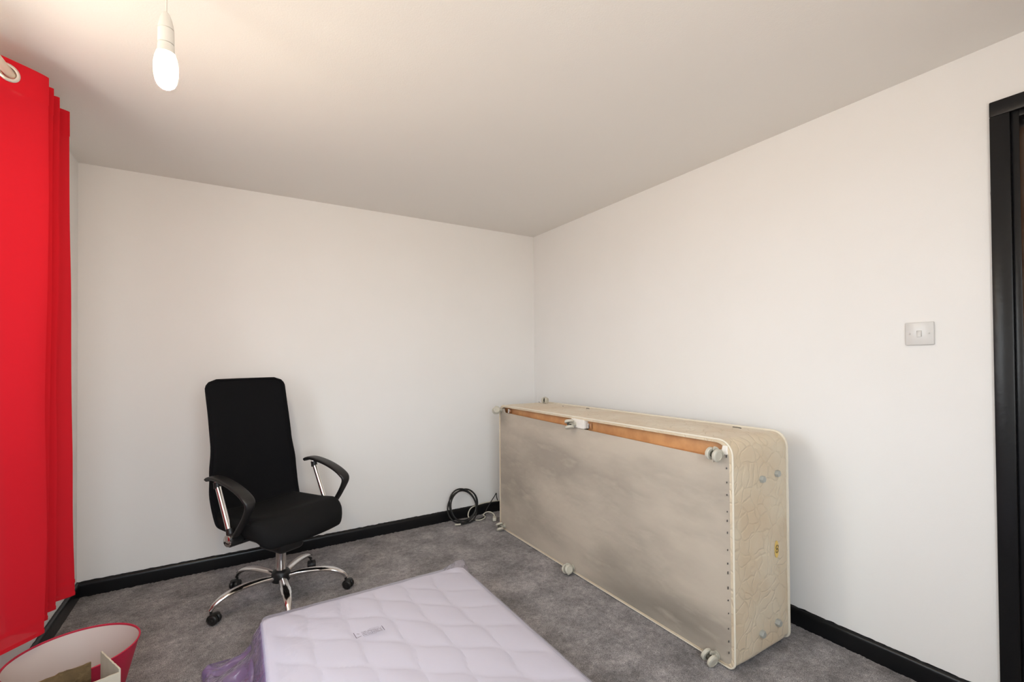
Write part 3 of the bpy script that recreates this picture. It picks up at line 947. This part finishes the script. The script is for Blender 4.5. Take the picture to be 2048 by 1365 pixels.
def plan(P, n=26):
    # rounded zig-zag: blend of the straight polyline and the spline
    sm = smooth_pts(P, n); o = []
    for i in range(len(P)-1):
        for k in range(n):
            o.append(sm[i*n+k].lerp(P[i].lerp(P[i+1], k/n), .35))
    o.append(P[-1]); return o
PT, PB = plan(cur_t), plan(cur_b)
NU = len(PT)
zs = list(np.arange(2.222, 2.12, -.004))+list(np.arange(2.12, .36, -.03))+[.34, .325, .312, .300, .296]
cur = thing('curtain', 'sheer red eyelet curtain bunched at the far end of the window pole', 'curtain', (PX, -1.06, PZ))
CO = Vector(cur.location)
bm = bmesh.new(); rows = []
for z in zs:
    t = (2.222-z)/1.922; row = []
    for i in range(NU):
        p = PT[i].lerp(PB[i], t**1.2)
        a = min(1, t*4)
        wx = .006*a*noise.noise(Vector((i*.05, z*2.3, 1))); wy = .006*a*noise.noise(Vector((i*.05, z*2.3, 6)))
        row.append(bm.verts.new((p.x+wx, p.y+wy, z)))
    rows.append(row)
for a, b in zip(rows, rows[1:]):
    for i in range(NU-1): bm.faces.new((a[i], a[i+1], b[i+1], b[i]))
kill = [f for f in bm.faces if math.hypot(f.calc_center_median().x-PX, f.calc_center_median().z-PZ) < .0215]
bmesh.ops.delete(bm, geom=kill, context='FACES')
bmesh.ops.translate(bm, verts=bm.verts, vec=-CO)
cl = obj('curtain_cloth', bm, RED, cur)
# double-thickness heading and hem tape
for (z0, z1, nm) in ((2.2215, 2.125, 'heading'), (.310, .296, 'hem'), (.360, .346, 'hem')):
    bm = bmesh.new(); rows = []
    zz = list(np.linspace(z0, z1, 26 if nm == 'heading' else 3))
    for z in zz:
        t = (2.222-z)/1.922; row = []
        for i in range(NU):
            p = PT[i].lerp(PB[i], t**1.2); a = min(1, t*4)
            wx = .006*a*noise.noise(Vector((i*.05, z*2.3, 1))); wy = .006*a*noise.noise(Vector((i*.05, z*2.3, 6)))
            q = PT[min(i+1, NU-1)]-PT[max(i-1, 0)]; nn = Vector((q.y, -q.x, 0)).normalized()*.0015
            row.append(bm.verts.new((p.x+wx+nn.x, p.y+wy+nn.y, z)))
        rows.append(row)
    for a, b in zip(rows, rows[1:]):
        for i in range(NU-1): bm.faces.new((a[i], a[i+1], b[i+1], b[i]))
    if nm == 'heading':
        kill = [f for f in bm.faces if math.hypot(f.calc_center_median().x-PX, f.calc_center_median().z-PZ) < .0215]
        bmesh.ops.delete(bm, geom=kill, context='FACES')
    bmesh.ops.translate(bm, verts=bm.verts, vec=-CO)
    obj(nm, bm, RED, cur)
RING = mat('brushed_eyelet', (.78, .74, .68), .28, metal=.9)
for i in range(NU-1):
    a, b = PT[i], PT[i+1]
    if (a.x-PX)*(b.x-PX) < 0:
        f = (PX-a.x)/(b.x-a.x); p = a.lerp(b, f); d = (b-a).normalized(); nn = Vector((d.y, -d.x, 0))
        bm = bmesh.new()
        for side in (1, -1):
            lathe(bm, [(.0195, -.001), (.0195, .0030), (.0225, .0042), (.0275, .0036), (.0300, .0012)], Vector((PX, p.y, PZ)), nn*side, 32)
        bmesh.ops.translate(bm, verts=bm.verts, vec=-CO)
        obj('eyelet', bm, RING, cur)
pole = thing('curtain_pole', 'cream curtain pole above the window, threaded through the red curtain eyelets', 'curtain pole', (PX, -2.1, PZ))
obj('rod', tube([(0, 1.31, 0), (0, -1.3, 0)], .0125, 0, hint=(1, 0, 0), ns=20), POLE, pole)
for s in (1, -1):
    bm = bmesh.new(); lathe(bm, [(0, 0), (.013, 0), (.013, .01), (.022, .02), (.026, .035), (.02, .052), (0, .058)], (0, s*1.31, 0), (0, s, 0), 24)
    obj('finial', bm, POLE, pole)
    bm = bmesh.new(); lathe(bm, [(0, 0), (.022, 0), (.022, .006), (.008, .01), (.008, .062), (0, .062)], (-L-PX+.0005, s*1.285, -.012), (1, 0, 0), 20)
    lathe(bm, [(.0128, -.009), (.017, -.009), (.017, .009), (.0128, .009)], (0, s*1.285, 0), (0, 1, 0), 20)
    obj('bracket', bm, POLE, pole)

# ---------------------------------------------------------------- light switch
sw = thing('light_switch', 'white plastic single rocker light switch on the right wall near the black door frame', 'light switch', (-.0005, -2.719, 1.317))
SWP = mat('switch_plastic', (.68, .665, .65), .25)
bm = bx((-.009, -.0445, -.0435), (.0, .0445, .0435), .0035, 3); obj('faceplate', bm, SWP, sw)
bm = bx((-.0125, -.0075, -.012), (-.007, .0075, .012), .0015, 2)
for v in bm.verts:
    if v.co.x < -.011: v.co.x += .0025*(v.co.z/.012)
obj('rocker', bm, SWP, sw)
DKM = mat('screw_metal', (.30, .28, .26), .35, metal=.8)
for s in (-1, 1):
    bm = bmesh.new(); lathe(bm, [(0, .0), (.0030, 0), (.0026, .0008), (0, .001)], (-.0091, s*.0301, 0), (-1, 0, 0), 16)
    obj('screw', bm, DKM, sw)

# ---------------------------------------------------------------- lampshade on the floor
SHC = Vector((-2.632, -1.200, 0)); SHZ = .25
REDS = mat('crimson_shade_fabric', (.46, .012, .045), .6, bump=(400, .3, .0008))
LIN = mat('dimmed_white_lining', (.56, .48, .455), .6)  # white lining, its colour darkened to carry the curtain's shade
shd = thing('lampshade', 'large crimson tapered lampshade with a white lining standing open side up on the carpet', 'lampshade', (SHC.x, SHC.y, 0))
R1, R0 = .170, .108
bm = bmesh.new(); lathe(bm, [(R0, .002), (R1, SHZ), (R1-.0012, SHZ+.0005), (R1-.0016, SHZ-.001), (R0-.0014, .002)], ns=96)
bm2 = bm
obj('shade_cover', bm, REDS, shd)
bm = bmesh.new(); lathe(bm, [(R0-.0020, .003), (R1-.0026, SHZ-.004), (R1-.0032, SHZ-.004), (R0-.0028, .003)], ns=96)
obj('lining', bm, LIN, shd)
for r, z in ((R1-.0005, SHZ), (R0, .004)):
    obj('rim_wire', sweep(bmesh.new(), [Vector((r*math.cos(2*PI*k/96), r*math.sin(2*PI*k/96), z)) for k in range(96)], .0026, ns=8, closed=True), REDS, shd)
bm = bmesh.new()
for k in range(3):
    a = 2*PI*k/3+.4; sweep(bm, [Vector(((R0-.002)*math.cos(a), (R0-.002)*math.sin(a), .012)), Vector((.02*math.cos(a), .02*math.sin(a), .03))], .0015, ns=6)
sweep(bm, [Vector((.02*math.cos(2*PI*k/24), .02*math.sin(2*PI*k/24), .03)) for k in range(24)], .002, ns=6, closed=True)
obj('fitter_ring', bm, UPVC, shd)

# ---------------------------------------------------------------- open carton in front of the shade
CARD = mat('cream_card', (.50, .45, .36), .7, bump=(40, .2, .003), var=(14, (.42, .36, .27), .45, .7))
BRN = mat('brown_card', (.135, .082, .032), .75, bump=(90, .4, .003), var=[(16, (.08, .048, .018), .4, .65), (50, (.20, .13, .055), .55, .75)])
ctn = thing('open_carton', 'torn open cream cardboard carton with brown inside, in front of the crimson lampshade', 'box', (-2.55, -1.50, 0))
K = Vector(ctn.location)
N_ = Vector((-2.464, -1.533)); F_ = Vector((-2.531, -1.386)); Wd = Vector((-.20, -.065)); 
def panel(a, b, ztop, th, m, name, z0=.004):
    """vertical panel from a to b (plan), ztop(t) height profile"""
    d = (b-a); nn = Vector((-d.y, d.x)).normalized()*th/2
    n_ = 24; bm = bmesh.new(); F = []; B = []
    for i in range(n_+1):
        t = i/n_; p = a+d*t; z = ztop(t)
        F.append([bm.verts.new((p.x+nn.x-K.x, p.y+nn.y-K.y, zz)) for zz in (z0, z0+(z-z0)/2, z)])
        B.append([bm.verts.new((p.x-nn.x-K.x, p.y-nn.y-K.y, zz)) for zz in (z0, z0+(z-z0)/2, z)])
    for i in range(n_):
        for j in range(2):
            bm.faces.new((F[i][j], F[i+1][j], F[i+1][j+1], F[i][j+1])); bm.faces.new((B[i][j], B[i][j+1], B[i+1][j+1], B[i+1][j]))
        bm.faces.new((F[i][2], F[i+1][2], B[i+1][2], B[i][2])); bm.faces.new((F[i][0], B[i][0], B[i+1][0], F[i+1][0]))
    for i in (0, n_):
        for j in range(2): bm.faces.new((F[i][j], F[i][j+1], B[i][j+1], B[i][j]))
    return obj(name, bm, m, ctn, smooth=False)
def jag(t, s): return .0025*noise.noise(Vector((t*14, s, 0)))+.0015*noise.noise(Vector((t*40, s, 4)))
panel(F_, N_, lambda t: .312+jag(t, 1), .004, CARD, 'side_panel')
panel(N_, N_+Wd, lambda t: .303+jag(t, 2), .004, CARD, 'front_panel')
bk = F_+Vector((-.010, -.052))
panel(bk+Wd*.02, bk+Wd, lambda t: .312-(.03*max(0, (t-.35))**1.3)+jag(t, 3)*2.0, .005, BRN, 'torn_back_panel')
panel(N_+Wd, bk+Wd, lambda t: .295+jag(t, 5), .004, CARD, 'side_panel')
bm = bmesh.new(); q = [N_, bk, bk+Wd, N_+Wd]
bot = [bm.verts.new((p.x-K.x, p.y-K.y, .006)) for p in q]; bm.faces.new(bot)
ex = bmesh.ops.extrude_face_region(bm, geom=list(bm.faces)); bmesh.ops.translate(bm, verts=[v for v in ex['geom'] if isinstance(v, bmesh.types.BMVert)], vec=(0, 0, .003))
obj('base_panel', bm, BRN, ctn, smooth=False)

# ---------------------------------------------------------------- cables in the corner
CBL = mat('black_cable_rubber', (.010, .010, .010), .45)
CBW = mat('white_cable_sheath', (.66, .62, .52), .45)
coil = thing('coiled_cable', 'coil of black cable leaning upright on the skirting, its tail running to the bed', 'cable', (-.722, -.08, 0))
pts = []
cc = Vector((-.722, -.062, .142))
for i in range(150):
    t = i/149; a = 2*PI*3.35*t-PI*.42
    r = .113+.007*math.sin(a*1.31+1)+.004*math.sin(a*2.7)
    x = r*.97*math.cos(a); z = r*math.sin(a)
    tilt = (z+.11)*.30
    pts.append(Vector((x+.006*math.sin(t*9), -.028*0+tilt-.058+.010*math.sin(t*17)+(.006*(t-.5)), z+.004*math.cos(t*7)+.122+.002))-Vector((0, 0, 0)))
pts = [Vector((p.x, min(p.y, .055), max(p.z, .0065))) for p in pts]
obj('cable_loops', sweep(bmesh.new(), pts, .0060, (0, 1, 0), 8), CBL, coil)
e0 = pts[0]
bm = bmesh.new(); sweep(bm, [Vector((.030, -.065, .009)), Vector((-.02, -.085, .008)), Vector((-.045, -.078, .008))], .0042)
obj('cable_end', bm, CBL, coil)
bm = bmesh.new(); sweep(bm, [Vector((-.044, -.079, .009)), Vector((-.085, -.070, .011))], .0058)
tip = obj('plug_tip', bm, CBW, coil); tip['label'] = 'white plug tip'
# black cable tail climbing beside the bed base
tl_ = tube([(-.655, -.13, .006), (-.58, -.12, .006), (-.53, -.09, .008), (-.505, -.055, .03), (-.455, -.045, .092), (-.42, -.035, .125), (-.398, -.032, .150), (-.397, -.034, .124), (-.392, -.042, .094)], .0035, 8)
bmesh.ops.translate(tl_, verts=tl_.verts, vec=-Vector(coil.location))
obj('cable_tail', tl_, CBL, coil)
wc = thing('white_lead', 'cream white mains lead with a plug, looping on the carpet beside the black coil', 'cable', (-.55, -.12, 0))
def W(p): return (p[0]+.55, p[1]+.12, p[2])
P = [(-.36, -.022, .083), (-.44, -.022, .088), (-.52, -.022, .087), (-.58, -.024, .080), (-.625, -.035, .070), (-.655, -.055, .045), (-.662, -.075, .020), (-.64, -.11, .006), (-.605, -.15, .006), (-.560, -.135, .006), (-.535, -.10, .007), (-.535, -.070, .012), (-.515, -.075, .028), (-.490, -.10, .034), (-.478, -.14, .026), (-.490, -.175, .014)]
obj('flex', tube([W(p) for p in P], .0042, 8), CBW, wc)
bm = bmesh.new(); box(bm, (-.014, -.030, 0), (.014, .030, .024), .005, 3)
bmesh.ops.rotate(bm, cent=(0, 0, 0), matrix=Matrix.Rotation(-.5, 3, 'Z'), verts=bm.verts); bmesh.ops.translate(bm, verts=bm.verts, vec=(.045, -.085, .002))
pg = obj('plug', bm, CBW, wc)
bm = bmesh.new()
for k in (-1, 0, 1):
    b2 = bx((-.030, -.003+k*.014, .009), (-.013, .003+k*.014, .013), .0005)
    bmesh.ops.rotate(b2, cent=(0, 0, 0), matrix=Matrix.Rotation(-.5, 3, 'Z'), verts=b2.verts); bmesh.ops.translate(b2, verts=b2.verts, vec=(.045, -.085, .002))
    me = bpy.data.meshes.new('t'); b2.to_mesh(me); b2.free(); bm.from_mesh(me)
obj('plug_pins', bm, DKM, pg)
